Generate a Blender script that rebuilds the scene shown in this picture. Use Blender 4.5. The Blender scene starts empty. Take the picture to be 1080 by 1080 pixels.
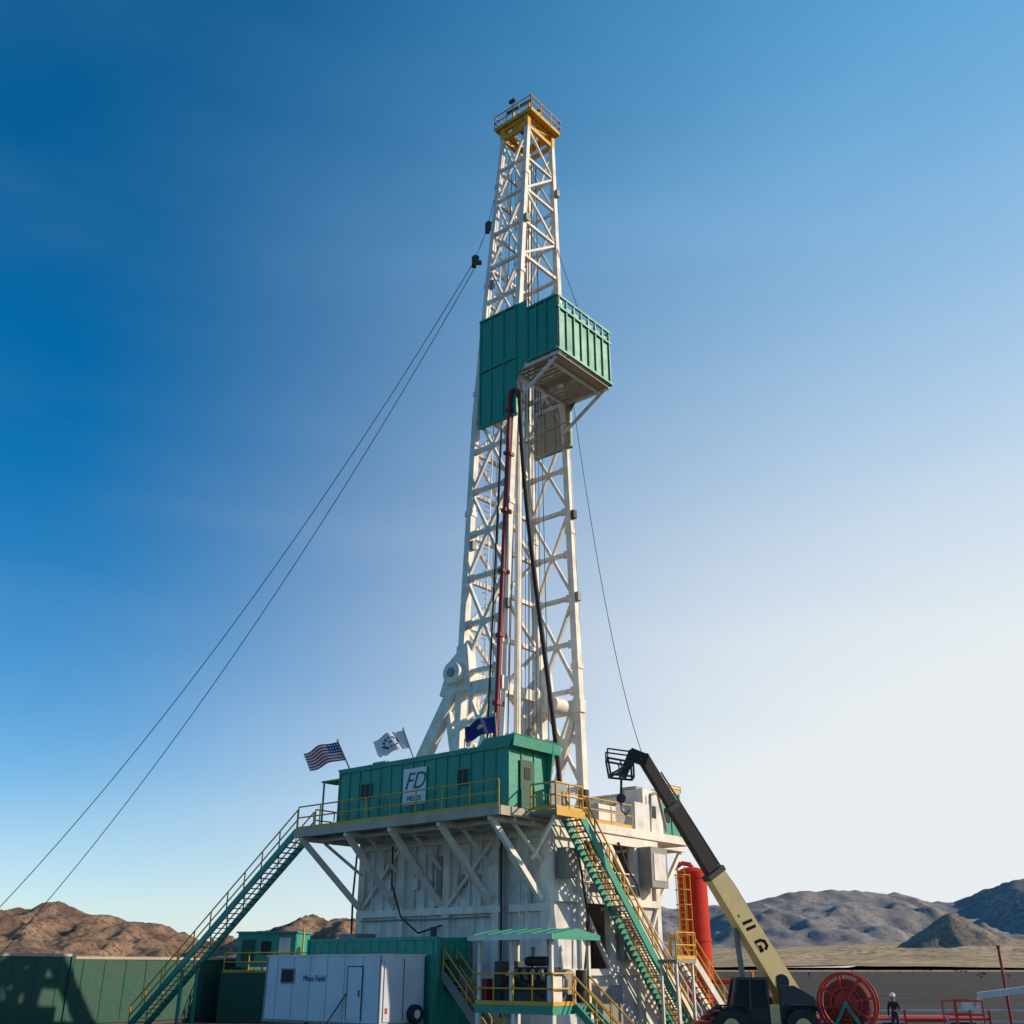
import bpy, bmesh, math, random
from mathutils import Vector, Matrix, noise
random.seed(4)
SC = bpy.context.scene
R_ = random.random

# ------------------------------------------------------------------ materials
MATS = {}
def paint(name, col, rough=.45, grime=.25, metal=0.0, bump=.04, scale=1.2, streak=.5, spec=None):
    if name in MATS: return MATS[name]
    m = bpy.data.materials.new(name); m.use_nodes = True
    nt = m.node_tree; N = nt.nodes; L = nt.links
    bs = N["Principled BSDF"]
    if spec is not None: bs.inputs["Specular IOR Level"].default_value = spec
    tc = N.new("ShaderNodeTexCoord")
    n1 = N.new("ShaderNodeTexNoise"); n1.inputs["Scale"].default_value = scale; n1.inputs["Detail"].default_value = 8
    L.new(tc.outputs["Object"], n1.inputs["Vector"])
    mp = N.new("ShaderNodeMapping"); mp.inputs["Scale"].default_value = (5, 5, .45)
    L.new(tc.outputs["Object"], mp.inputs["Vector"])
    n2 = N.new("ShaderNodeTexNoise"); n2.inputs["Scale"].default_value = 1.0; n2.inputs["Detail"].default_value = 6
    L.new(mp.outputs[0], n2.inputs["Vector"])
    r1 = N.new("ShaderNodeMapRange"); r1.inputs[1].default_value = .42; r1.inputs[2].default_value = .75
    L.new(n1.outputs[0], r1.inputs[0])
    r2 = N.new("ShaderNodeMapRange"); r2.inputs[1].default_value = .5; r2.inputs[2].default_value = .78
    L.new(n2.outputs[0], r2.inputs[0])
    ad = N.new("ShaderNodeMath"); ad.operation = 'MULTIPLY_ADD'
    L.new(r2.outputs[0], ad.inputs[0]); ad.inputs[1].default_value = streak; L.new(r1.outputs[0], ad.inputs[2])
    mu = N.new("ShaderNodeMath"); mu.operation = 'MULTIPLY'; mu.use_clamp = True
    L.new(ad.outputs[0], mu.inputs[0]); mu.inputs[1].default_value = grime
    mx = N.new("ShaderNodeMix"); mx.data_type = 'RGBA'
    L.new(mu.outputs[0], mx.inputs["Factor"])
    mx.inputs["A"].default_value = (*col, 1)
    d = (.19, .125, .075)
    mx.inputs["B"].default_value = (*[c*.42+dd*.45 for c, dd in zip(col, d)], 1)
    L.new(mx.outputs["Result"], bs.inputs["Base Color"])
    rr = N.new("ShaderNodeMapRange"); rr.inputs[3].default_value = rough; rr.inputs[4].default_value = min(1, rough+.3)
    L.new(n1.outputs[0], rr.inputs[0]); L.new(rr.outputs[0], bs.inputs["Roughness"])
    bs.inputs["Metallic"].default_value = metal
    if bump:
        nb = N.new("ShaderNodeTexNoise"); nb.inputs["Scale"].default_value = 3; nb.inputs["Detail"].default_value = 3
        L.new(tc.outputs["Object"], nb.inputs["Vector"])
        bp = N.new("ShaderNodeBump"); bp.inputs["Strength"].default_value = .4; bp.inputs["Distance"].default_value = bump
        L.new(nb.outputs[0], bp.inputs["Height"]); L.new(bp.outputs[0], bs.inputs["Normal"])
    MATS[name] = m
    return m

WHITE = paint("white_steel_paint", (.82, .76, .67), .5, .55)
WALL  = paint("white_panel_paint", (.76, .73, .69), .55, .66, streak=.9)
GREEN = paint("green_paint", (.008, .29, .20), .38, .38, streak=.8)
DGREEN= paint("dark_green_paint", (.005, .085, .055), .5, .4)
YEL   = paint("yellow_paint", (.70, .38, .035), .45, .35, bump=0)
RED   = paint("red_paint", (.58, .035, .018), .45, .35, bump=0)
TRED  = paint("tank_red_paint", (.56, .022, .010), .55, .3, spec=.2)
DRED  = paint("dark_red_paint", (.26, .02, .02), .5, .4, bump=0)
BLACK = paint("black_rubber", (.02, .02, .022), .6, .3, bump=0)
CABLE = paint("steel_cable", (.07, .07, .075), .5, .1, .3, bump=0)
STEEL = paint("grey_steel", (.28, .27, .25), .5, .5)
DARK  = paint("dark_steel", (.06, .06, .06), .6, .4)
TAN   = paint("tan_panel_paint", (.50, .42, .32), .6, .45)
CREAM = paint("cream_paint", (.76, .58, .26), .4, .3, bump=0)
TRAIL = paint("trailer_skin", (.64, .68, .74), .35, .25, bump=.02)
WINDOW= paint("window_glass", (.02, .025, .03), .25, .1, bump=0, spec=.15)
ORANGE= paint("orange_lens", (.8, .2, .02), .3, .1, bump=0)
BLUE  = paint("flag_blue", (.02, .035, .16), .8, .1, bump=0)
FRED  = paint("flag_red", (.5, .02, .03), .8, .1, bump=0)
FWHITE= paint("flag_white", (.75, .75, .75), .8, .1, bump=0)
SKIN  = paint("skin", (.5, .3, .21), .6, .1, bump=0)
JACKET= paint("dark_jacket", (.03, .035, .05), .8, .3, bump=0)
PANTS = paint("work_trousers", (.05, .055, .08), .85, .3, bump=0)
LOGO  = paint("logo_green", (.0, .14, .10), .5, .05, bump=0)
LGREY = paint("logo_white", (.75, .78, .76), .5, .05, bump=0)

# ------------------------------------------------------------------ builders
ca, sa = math.cos(math.radians(40)), math.sin(math.radians(40))
def RW(u, v, z): return Vector((1.52-ca*u+sa*v, 45.7+sa*u+ca*v, z))
def WW(x, y, z): return Vector((x, y, z))
def frame(ox, oy, deg):
    c, s = math.cos(math.radians(deg)), math.sin(math.radians(deg))
    return lambda x, y, z: Vector((ox+c*x-s*y, oy+s*x+c*y, z))

def group(name, loc):
    e = bpy.data.objects.new(name, None); SC.collection.objects.link(e)
    e.location = loc; e.empty_display_size = .5
    return e

class B:
    def __init__(s, name, parent=None, xf=RW, origin=None):
        s.name = name; s.p = parent; s.xf = xf
        s.o = Vector(origin) if origin is not None else (Vector(parent.location) if parent else Vector((0,0,0)))
        s.v = []; s.f = []; s.m = []; s.sm = []; s.mats = []
    def mi(s, m):
        if m not in s.mats: s.mats.append(m)
        return s.mats.index(m)
    def add(s, vs, fs, m, smooth=False):
        k = len(s.v); i = s.mi(m)
        s.v += [tuple(Vector(q)-s.o) for q in vs]
        for f in fs:
            s.f.append(tuple(k+j for j in f)); s.m.append(i); s.sm.append(smooth)
    def box(s, a, b, m):
        x0, x1 = sorted((a[0], b[0])); y0, y1 = sorted((a[1], b[1])); z0, z1 = sorted((a[2], b[2]))
        P = [s.xf(*q) for q in ((x0,y0,z0),(x1,y0,z0),(x1,y1,z0),(x0,y1,z0),(x0,y0,z1),(x1,y0,z1),(x1,y1,z1),(x0,y1,z1))]
        s.add(P, [(0,3,2,1),(4,5,6,7),(0,1,5,4),(1,2,6,5),(2,3,7,6),(3,0,4,7)], m)
    def prism(s, pts, off, m):
        a = [s.xf(*q) for q in pts]; b = [s.xf(q[0]+off[0], q[1]+off[1], q[2]+off[2]) for q in pts]
        n = len(a)
        s.add(a+b, [tuple(range(n-1,-1,-1)), tuple(range(n,2*n))]+[(i,(i+1)%n,n+(i+1)%n,n+i) for i in range(n)], m)
    def beam(s, p, q, w, h, m, w2=None, h2=None):
        p, q = s.xf(*p), s.xf(*q)
        j = 1+.03*(R_()-.5); w *= j; h *= j
        w2 = w if w2 is None else w2; h2 = h if h2 is None else h2
        d = (q-p)
        if d.length < 1e-6: return
        d.normalize()
        up = Vector((0,0,1)) if abs(d.z) < .97 else (s.xf(0,1,0)-s.xf(0,0,0)).normalized()
        x = d.cross(up).normalized(); y = x.cross(d).normalized()
        V = []
        for c, ww, hh in ((p,w,h),(q,w2,h2)):
            for a, b in ((-1,-1),(1,-1),(1,1),(-1,1)):
                V.append(c+x*(a*ww/2)+y*(b*hh/2))
        s.add(V, [(0,3,2,1),(4,5,6,7),(0,1,5,4),(1,2,6,5),(2,3,7,6),(3,0,4,7)], m)
    def cyl(s, p, q, r, m, n=12, r2=None, world=False):
        if not world: p, q = s.xf(*p), s.xf(*q)
        r2 = r if r2 is None else r2
        d = q-p
        if d.length < 1e-6: return
        d = d.normalized()
        up = Vector((0,0,1)) if abs(d.z) < .9 else Vector((1,0,0))
        x = d.cross(up).normalized(); y = x.cross(d)
        V = []
        for c, rr in ((p,r),(q,r2)):
            for i in range(n):
                a = 2*math.pi*i/n; V.append(c+x*(math.cos(a)*rr)+y*(math.sin(a)*rr))
        s.add(V, [(i,(i+1)%n,n+(i+1)%n,n+i) for i in range(n)], m, True)
        s.add(V, [tuple(range(n-1,-1,-1)), tuple(range(n,2*n))], m, False)
    def tube(s, pts, r, m, n=8):
        pts = [s.xf(*q) for q in pts]
        for a, b in zip(pts[:-1], pts[1:]): s.cyl(a, b, r, m, n, world=True)
    def rail(s, pts, m=YEL, h=1.07, r=.035, sp=1.5, toe=True):
        for a, b in zip(pts[:-1], pts[1:]):
            a, b = Vector(a), Vector(b); L = (b-a).length; n = max(1, round(L/sp))
            for i in range(n+1):
                c = a.lerp(b, i/n); s.cyl(tuple(c), (c.x, c.y, c.z+h), r, m, 6)
            for hh in (h, h*.53):
                s.cyl((a.x,a.y,a.z+hh), (b.x,b.y,b.z+hh), r, m, 6)
            if toe: s.beam((a.x,a.y,a.z+.08), (b.x,b.y,b.z+.08), .02, .14, m)
    def stair(s, top, bot, wv, ms=GREEN, mr=YEL, mt=STEEL, depth=.32, rr=.035):
        top, bot, wv = Vector(top), Vector(bot), Vector(wv)
        s.beam(tuple(top), tuple(bot), .09, depth, ms); s.beam(tuple(top+wv), tuple(bot+wv), .09, depth, ms)
        n = int((top.z-bot.z)/.22)
        for i in range(1, n):
            c = top.lerp(bot, i/n)
            s.beam(tuple(c+wv*.04), tuple(c+wv*.96), .27, .035, mt)
        for off in (Vector((0,0,0)), wv):
            a, b = top+off, bot+off; L = (b-a).length; k = max(2, round(L/1.5))
            for i in range(k+1):
                c = a.lerp(b, i/k); s.cyl(tuple(c), (c.x,c.y,c.z+1.0), rr, mr, 6)
            for hh in (1.0, .52): s.cyl((a.x,a.y,a.z+hh), (b.x,b.y,b.z+hh), rr, mr, 6)
    def finish(s):
        me = bpy.data.meshes.new(s.name); me.from_pydata(s.v, [], s.f)
        for m in s.mats: me.materials.append(m)
        me.polygons.foreach_set("material_index", s.m); me.polygons.foreach_set("use_smooth", s.sm)
        bm = bmesh.new(); bm.from_mesh(me); bmesh.ops.recalc_face_normals(bm, faces=bm.faces); bm.to_mesh(me); bm.free()
        ob = bpy.data.objects.new(s.name, me); SC.collection.objects.link(ob)
        if s.p: ob.parent = s.p
        else: ob.location = s.o
        return ob

def text(name, s, loc, rot, size, mat, parent, extrude=.01, shear=0, align='CENTER'):
    c = bpy.data.curves.new(name, 'FONT'); c.body = s; c.size = size; c.extrude = extrude; c.shear = shear
    c.align_x = align; c.align_y = 'CENTER'; c.materials.append(mat)
    o = bpy.data.objects.new(name, c); SC.collection.objects.link(o)
    o.parent = parent; o.location = Vector(loc)-Vector(parent.location)
    if isinstance(rot, Matrix): o.rotation_euler = rot.to_euler()
    else: o.rotation_euler = rot
    return o

# ================================================================== DRILLING RIG
rig = group("drilling_rig", RW(6, 5, 0))
def interp(T, z):
    for a, b in zip(T[:-1], T[1:]):
        if z <= b[0]:
            t = (z-a[0])/(b[0]-a[0]); return [a[i]+(b[i]-a[i])*t for i in range(1, len(a))]
    return list(T[-1][1:])
# z, depth (u), width (v), centre u, centre v
MT = [(8.9,2.6,7.2,6.2,5.85),(17.9,2.7,6.5,6.2,5.85),(32.5,2.9,4.9,6.15,5.85),(40,2.7,4.0,6.0,5.85),(54.2,2.1,2.6,5.5,5.85)]
def legs(z):
    s_, w, uc, vc = interp(MT, z)
    return dict(N=(uc-s_/2, vc-w/2, z), R=(uc-s_/2, vc+w/2, z), L=(uc+s_/2, vc-w/2, z), F=(uc+s_/2, vc+w/2, z))
def mid(a, b, t=.5): return tuple(a[i]+(b[i]-a[i])*t for i in range(3))

b = B("mast", rig)
NB = 17; zs = [8.95+(54.2-8.95)*i/NB for i in range(NB+1)]
for i in range(NB):
    a, c = legs(zs[i]), legs(zs[i+1])
    th = .44-.14*i/NB
    for k in 'NRLF':
        b.beam(a[k], c[k], th, th, WHITE)
        if i in (3, 6, 9, 12, 15):
            b.beam(mid(a[k], c[k], .44), mid(a[k], c[k], .56), th+.1, th+.1, WHITE)
    br = .19-.06*i/NB; hz = .25-.08*i/NB
    for p, q in (('L','N'),('F','R')):
        b.beam(a[p], a[q], hz, hz, WHITE)
        m_ = mid(a[p], a[q]) if i % 2 == 0 else mid(c[p], c[q])
        if i % 2 == 0: b.beam(m_, c[p], br, br, WHITE); b.beam(m_, c[q], br, br, WHITE)
        else: b.beam(a[p], m_, br, br, WHITE); b.beam(a[q], m_, br, br, WHITE)
    b.beam(a['L'], a['F'], hz, hz, WHITE)
    if i % 2 == 0: b.beam(a['L'], mid(c['L'], c['F']), br, br, WHITE); b.beam(a['F'], mid(c['L'], c['F']), br, br, WHITE)
    else: b.beam(mid(a['L'], a['F']), c['L'], br, br, WHITE); b.beam(mid(a['L'], a['F']), c['F'], br, br, WHITE)
    if i >= 13:
        b.beam(a['N'], a['R'], hz, hz, WHITE)
        b.beam(a['N'] if i % 2 else a['R'], c['R'] if i % 2 else c['N'], br, br, WHITE)
    for p, q in (('L','N'),('F','R')):
        for t0, t1 in ((.06,.2),(.8,.94)):
            m0, m1 = mid(a[p], a[q], t0), mid(a[p], a[q], t1)
            b.beam(m0, m1, .03, .55-.2*i/NB, WHITE)
b.finish()

b = B("mast_base_frame", rig)
K = legs(16.8); K0 = legs(9.0)
for v0, k in ((K['L'][1], 'L'), (K['F'][1], 'F')):
    b.beam((K[k][0], v0, 16.9), (12.0, v0+(-.6 if k=='L' else .6), 9.0), .55, .62, WHITE)
    b.beam((K[k][0]+.9, v0, 15.2), (K0[k][0]-.3, v0, 9.2), .34, .34, WHITE)
    b.cyl((K[k][0]+.1, v0-.75, 16.9), (K[k][0]+.1, v0+.75, 16.9), .58, WHITE, 20)
    b.cyl((K[k][0]+.1, v0-.82, 16.9), (K[k][0]+.1, v0+.82, 16.9), .25, STEEL, 12)
    b.prism([(K[k][0]-.6, v0-.32, 18.6), (K[k][0]+.7, v0-.32, 17.6), (K[k][0]+1.3, v0-.32, 15.9), (K[k][0]-.9, v0-.32, 15.9)], (0, .6, 0), WHITE)
for k in 'NR':
    v0 = K[k][1]
    b.beam((K[k][0], v0, 16.4), (K0['L'][0], v0, 9.0), .3, .34, WHITE)
    b.box((K0[k][0]-.7, K0[k][1]-.5, 8.9), (K0[k][0]+.7, K0[k][1]+.5, 10.2), WHITE)
    b.beam((K[k][0]-.3,v0,16.0),(K['L'][0],v0,16.0),.5,.7,WHITE)
b.cyl((5.4, 7.4, 15.9), (5.4, 8.4, 15.9), .42, WHITE, 18)
b.beam(K['L'], K['F'], .55, .6, WHITE); b.beam(legs(13)['L'], legs(13)['F'], .35, .4, WHITE)
b.beam(K['L'], K0['F'], .36, .36, WHITE); b.beam(K['F'], K0['L'], .37, .37, WHITE)
b.beam(mid(K['L'],K['F']), mid(legs(20.5)['L'],legs(20.5)['F'],.5), .3,.3, WHITE)
b.beam((11.8, 2.0, 9.6), (11.8, 9.7, 9.6), .4, .4, WHITE)
b.beam(mid(K['L'],(12,1.8,9),.5), mid(K['F'],(12,9.9,9),.5), .34,.34, WHITE)
b.beam(mid(K['F'],(12,9.9,9),.15),mid(K['L'],(12,1.8,9),.85),.28,.28,WHITE)
b.cyl((7.9,3.4,10),(7.6,3.4,15.8),.16,STEEL,12); b.cyl((7.9,8.3,10),(7.6,8.3,15.8),.16,STEEL,12)
b.finish()

# ----- mast lines and pipes
b = B("mast_lines", rig)
for i in range(8):
    du, dv = (i % 4-1.5)*.22, (i//4-.5)*.5
    b.cyl((5.3+du, 5.85+dv, 54.3), (5.6+du*1.3, 5.85+dv*1.2, 12.4), .02, CABLE, 5)
b.box((5.2, 5.35, 10.4), (6.0, 6.35, 12.4), DARK); b.cyl((5.6, 5.85, 10.4), (5.6, 5.85, 9), .09, STEEL, 8)
b.beam((6.55, 5.85, 12), (6.15, 5.85, 53.5), .25,.3, WHITE)
b.cyl((6.3, 4.7, 9), (6.0, 5.2, 53), .025, CABLE, 5); b.cyl((5.4, 7.2, 9), (5.3, 6.4, 53), .025, CABLE, 5)
b.cyl((7.2, 4.2, 9), (6.3, 5.2, 53), .03, CABLE, 5); b.cyl((5.0, 3.1, 9), (4.8, 4.4, 50), .03, CABLE, 5)
for z0 in range(10, 53):
    s0 = legs(z0); c0 = mid(s0['L'], s0['F'], .28)
    for q in range(3): b.beam((c0[0]+.2, c0[1]-.22, z0+q/3), (c0[0]+.2, c0[1]+.22, z0+q/3), .03, .03, WHITE)
for e in (-.22, .22):
    a0 = mid(legs(10)['L'], legs(10)['F'], .28); a1 = mid(legs(53)['L'], legs(53)['F'], .28)
    b.beam((a0[0]+.2, a0[1]+e, 10), (a1[0]+.2, a1[1]+e, 53), .05, .05, WHITE)
for z0,k in ((20,'N'),(27,'R'),(24,'L'),(42,'L'),(46,'N'),(50,'R'),(22,'R')):
    q = legs(z0)[k]; b.box((q[0]-.42,q[1]-.15,z0),(q[0]-.2,q[1]+.15,z0+.5),DARK if z0%2 else STEEL)
b.finish()

b = B("standpipe", rig)
n0, n1 = legs(9.5)['N'], legs(31.8)['N']
b.cyl((n0[0]-.1, n0[1]-.42, 9), (n1[0]-.1, n1[1]-.42, 32.6), .12, DRED, 12)
for t in (.1,.25,.4,.55,.7,.85,.97):
    q = mid((n0[0]-.1, n0[1]-.42, 9), (n1[0]-.1, n1[1]-.42, 32.6), t); b.box((q[0]-.17,q[1]-.17,q[2]-.1),(q[0]+.17,q[1]+.4,q[2]+.1), DRED)
tp = (n1[0]-.1, n1[1]-.42, 32.6)
b.tube([tp, (tp[0]-.1, tp[1]-.1, 33.0), (tp[0]-.4, tp[1], 33.1), (tp[0]-.65, tp[1]+.1, 32.8)], .13, DRED, 10)
b.cyl((n0[0]+.5, n0[1]-.35, 9), (n1[0]+.6, n1[1]-.35, 31), .05, DARK, 8)
b.finish()
b = B("mud_hose", rig)
pts = []
P0 = (tp[0]-.65, tp[1]+.1, 32.8); P1 = (4.0, 3.2, 24); P2 = (2.8, 4.8, 13.5); P3 = (2.0, 3.6, 9.5)
for i in range(41):
    t = i/40; c = [(1-t)**3, 3*(1-t)**2*t, 3*(1-t)*t*t, t**3]
    pts.append(tuple(sum(c[k]*(P0,P1,P2,P3)[k][j] for k in range(4)) for j in range(3)))
b.tube(pts, .13, BLACK, 10); b.finish()

# ----- racking board
b = B("racking_board", rig)
def wallA(v, out, inner, outer):
    t = .05
    for (u0,u1,z0,z1) in ((4.2,7.05,31.5,39.0),(3.4,4.2,35.0,38.98),(1.24,3.4,34.62,38.3)):
        b.box((u0, v, z0), (u1, v+out*t, z1), outer); b.box((u0+.01, v-out*.003, z0+.01), (u1-.01, v-out*t, z1-.01), inner)
    b.prism([(4.2,v,34.999),(3.4,v,34.999),(4.2,v,33.9)], (0,out*t,0), outer)
    vv = v+out*.05
    for u in (4.25,5.2,6.15,7.0): b.box((u-.05, vv, 31.5), (u+.05, vv+out*.07, 39.03), outer)
    for u in (1.3,2.0,2.7,3.36): b.box((u-.05, vv, 34.6), (u+.05, vv+out*.08, 38.34), outer)
    for z in (31.55, 35.3, 38.9): b.box((4.15, vv, z-.06), (7.07, vv+out*.09, z+.06), outer)
    for z in (34.7, 38.28): b.box((1.2, vv, z-.07), (3.45, vv+out*.1, z+.07), outer)
    vi = v-out*.05
    for u in (4.6,5.4,6.2,6.9): b.box((u-.04,vi,31.5),(u+.04,vi-out*.07,39.0),inner)
    for z in (31.6,33.2,34.9): b.box((4.2,vi,z-.05),(7.0,vi-out*.09,z+.05),inner)
wallA(3.1, -1, TAN, GREEN); wallA(8.2, 1, TAN, GREEN)
b.box((1.24, 3.16, 34.7), (1.19, 8.14, 37.9), GREEN)
for i in range(8):
    v = 3.16+i*.71; b.box((1.188, v-.05, 34.6), (1.09, v+.05, 38.3), GREEN)
for z in (34.66, 37.5, 38.26): b.box((1.187, 3.0, z-.07), (1.06, 8.3, z+.07), GREEN)
b.beam((1.3,3.2,34.55),(7.0,3.2,34.55),.16,.26,WHITE); b.beam((1.3,8.1,34.55),(7.0,8.1,34.55),.16,.26,WHITE)
b.box((1.25,3.2,34.42),(1.9,8.1,34.5),TAN); b.beam((2.0,3.3,34.4),(2.0,8.0,34.4),.14,.3,WHITE); b.beam((4.4,3.3,34.4),(4.4,8.0,34.4),.14,.28,WHITE)
for i in range(14):
    v = 3.45+i*.34
    if 5.3 < v < 6.2: continue
    b.beam((2.05, v, 34.5), (4.35, v, 34.5), .1, .12, TAN)
b.box((1.9,5.4,34.55),(4.6,6.1,34.6),STEEL)
for v, k in ((3.3,'N'),(8.0,'R')):
    q = legs(32.4)[k]; b.beam((q[0], v, 32.4), (1.5, v, 34.35), .14, .16, WHITE)
    b.beam((q[0], v, 37.8), (1.5, v, 38.2), .1, .1, WHITE)
b.rail([(1.5,8.45,34.5),(4.4,8.45,34.5)], WHITE, r=.03)
b.finish()

# ----- crown
b = B("crown_block", rig)
c = legs(54.2)
for z in (54.3, 55.1):
    for p, q in (('N','R'),('R','F'),('F','L'),('L','N')):
        b.beam((c[p][0],c[p][1],z), (c[q][0],c[q][1],z), .22, .28, YEL)
for k in 'NRLF': b.beam((c[k][0],c[k][1],54.2), (c[k][0],c[k][1],55.2), .32,.32, YEL)
for p, q in (('N','R'),('L','N')):
    b.beam((c[p][0],c[p][1],54.3), (c[q][0],c[q][1],55.1), .1,.1, YEL)
b.box((3.9,4.25,55.2),(4.5,7.45,55.3),YEL); b.box((6.5,4.25,55.2),(7.1,7.45,55.3),YEL)
b.box((4.5,4.25,55.2),(6.5,4.85,55.3),YEL); b.box((4.5,6.85,55.2),(6.5,7.45,55.3),YEL)
b.rail([(3.9,4.25,55.3),(7.1,4.25,55.3),(7.1,7.45,55.3),(3.9,7.45,55.3),(3.9,4.25,55.3)], YEL, h=1.15, r=.045, sp=1.0)
for i in range(6): b.cyl((5.0+i*.17,5.85,55.9),(5.0+i*.17+.1,5.85,55.9), .62, DARK, 20)
b.beam((4.8,5.3,55.7),(6.4,5.3,55.7),.14,.5,YEL); b.beam((4.8,6.4,55.7),(6.4,6.4,55.7),.14,.5,YEL)
for u in (4.9,6.3):
    b.beam((u,5.3,55.9),(u,5.3,57.4),.12,.12,YEL); b.beam((u,6.4,55.9),(u,6.4,57.4),.12,.12,YEL)
b.beam((4.6,5.3,57.3),(6.9,5.3,57.5),.12,.2,DARK); b.beam((4.6,6.4,57.3),(6.9,6.4,57.5),.12,.2,DARK)
b.cyl((5.5,4.3,55.3),(5.5,4.3,57.2),.03,DARK,6); b.box((5.3,4.2,56.9),(5.8,4.4,57.1),DARK)
b.finish()

# ----- substructure
b = B("substructure", rig)
U1 = 11.8
b.box((0.1,.18,.3),(U1-.1,.24,8.5),WALL)
for i in range(17):
    u = .7*i+.35
    b.box((u-.035,.18,5.35),(u+.035,.06,8.2),WALL)
for u in (.2,2.95,5.9,8.85,U1-.2): b.box((u-.2,-.02,0),(u+.2,.30,8.42),WHITE)
for z,h in ((8.3,.42),(5.2,.3),(2.4,.25),(.25,.5)):
    b.box((0,-.06,z-h/2),(U1,.12,z+h/2),WHITE)
for (a_,c_) in ((.3,2.85),(5.8,3.05),(6.0,8.75),(11.5,8.95)):
    b.beam((a_,.0,5.4),(c_,.0,8.1),.12,.14,WHITE)
for u in (1.5,4.3,7.4,10.2): b.box((u-.04,.18,2.5),(u+.04,.1,5.1),WALL)
b.box((6.3,.17,5.9),(6.9,.1,7.6),STEEL)
for i,u in enumerate((2.2,2.35,2.5)): b.cyl((u,-.12,1),(u,-.12,8.3),.045,(STEEL,STEEL,BLACK)[i],8)
b.tube([(9.4,-.1,8.2),(9.2,-.25,6.5),(8.4,-.35,5.0),(7.2,-.4,4.3),(5.8,-.3,4.6)],.04,BLACK)
b.tube([(U1+.1,-.1,8.4),(U1+.2,-.15,6.0),(U1+.1,-.15,3.0)],.05,BLACK)
for u in (4.0,5.0,7.9,9.7): b.box((u-.18,-.02,6.2),(u+.18,.05,6.7),STEEL if u<6 else WALL)
for e in (0,.42): b.beam((1.0+e,-.2,2.6),(1.0+e,-.2,8.4),.05,.05,WHITE)
for k in range(19): b.beam((1.0,-.2,2.7+k*.3),(1.42,-.2,2.7+k*.3),.03,.03,WHITE)
b.tube([(11.4,-.12,4.9),(9,-.12,4.9),(6.6,-.12,4.88),(3.2,-.12,4.9)],.035,STEEL)
for v in (.2,2.4,4.6,6.8,8.5): b.box((-.02,v-.17,0),(.3,v+.17,8.42),WHITE)
for z,h in ((8.3,.44),(5.6,.3),(2.7,.26),(.25,.52)): b.box((-.06,0,z-h/2),(.14,8.6,z+h/2),WHITE)
b.box((.14,.3,.3),(.2,2.3,8.3),WALL)
b.box((.14,4.7,.3),(.2,6.7,5.4),WALL); b.box((.14,6.9,.3),(.2,8.4,8.2),WALL)
b.box((.14,2.5,.3),(.2,4.5,2.6),WALL)
b.beam((.1,2.5,5.7),(.1,4.5,8.1),.16,.16,WHITE); b.beam((.1,4.5,2.8),(.1,2.5,5.4),.16,.16,WHITE); b.beam((.1,6.7,5.7),(.1,4.7,8.1),.16,.16,WHITE)
b.beam((.02,6.9,2.9),(.02,8.4,5.4),.12,.12,WHITE)
b.box((-.75,6.9,6.3),(-.07,8.3,8.1),STEEL); b.box((-.78,7.1,6.6),(-.76,8.1,7.8),WALL)
b.box((-.5,.6,6.4),(-.03,1.5,7.6),STEEL); b.box((-.3,5.0,3.2),(-.03,6.3,4.9),STEEL)
b.box((-.6,2.7,.3),(-.03,4.3,2.2),STEEL)
b.tube([(-.1,1.9,8.2),(-.3,2.0,6.5),(-.4,2.3,4.6),(-.25,2.1,2.8)],.05,BLACK); b.tube([(-.1,5.2,8.2),(-.35,5.5,7.0),(-.35,6.2,6.4),(-.2,6.6,5.9)],.045,BLACK)
b.box((1.7,8.61,.2),(1.76,11.0,8.4),WALL); b.box((1.7,10.9,.2),(U1,11.0,8.4),WALL)
for v in (8.9,10.85): b.box((1.55,v-.15,0),(1.85,v+.15,8.45),WHITE)
for z in (8.3,5.6,2.7): b.box((1.6,8.62,z-.15),(1.69,11.0,z+.15),WHITE)
b.beam((1.6,9.0,5.8),(1.6,10.8,8.1),.14,.14,WHITE)
b.box((U1-.08,.3,.3),(U1-.02,10.9,8.4),WALL)
b.box((3.5,3.2,1),(6.5,8,4.2),DARK); b.cyl((5,5.8,4.2),(5,5.8,7.5),.7,RED,16); b.box((2,2.2,5),(3,3.4,7.6),STEEL)
b.box((1.6,4.8,5.8),(2.6,6.4,7.9),STEEL)
b.box((0.25,2.5,5.45),(.9,6.6,5.6),STEEL); b.rail([(-.1,2.5,5.75),(-.1,6.6,5.75)],WHITE)
b.finish()

b = B("drill_floor", rig)
b.box((-.15,0,8.52),(12.1,11.6,8.9),WHITE)
b.box((-.3,-3.5,8.62),(12.6,-.01,8.86),STEEL); b.box((-.32,-3.56,8.55),(12.62,-3.5,8.92),TAN); b.box((-.36,-3.5,8.55),(-.3,0,8.92),TAN)
b.box((1.5,11.61,8.5),(7.4,13.9,8.8),WHITE)
for u in (.3,3.2,6.2,9.1,12.3):
    uu = min(u, U1-.25)
    b.beam((u,-3.35,8.5),(uu,-.1,5.5),.2,.24,WHITE)
    b.beam((u,-3.45,8.5),(u,-.02,8.5),.2,.22,WHITE)
    b.beam((u,-1.9,8.4),(uu,-.05,7.0),.12,.12,WHITE)
for v in (-2.4,-1.2): b.beam((-.2,v,8.5),(12.5,v,8.5),.14,.2,WHITE)
for u in (1.8,4.5,7.0): b.beam((u,13.7,8.45),(u,11.05,5.6),.18,.2,WHITE)
b.rail([(12.55,-3.45,8.9),(-.2,-3.45,8.9)],YEL,r=.035)
b.rail([(12.55,-2.4,8.9),(12.55,0,8.9),(12.05,5,8.9)],YEL,r=.035)
b.rail([(-.1,1.3,8.9),(-.1,6.4,8.9)],YEL,r=.03)
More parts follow.
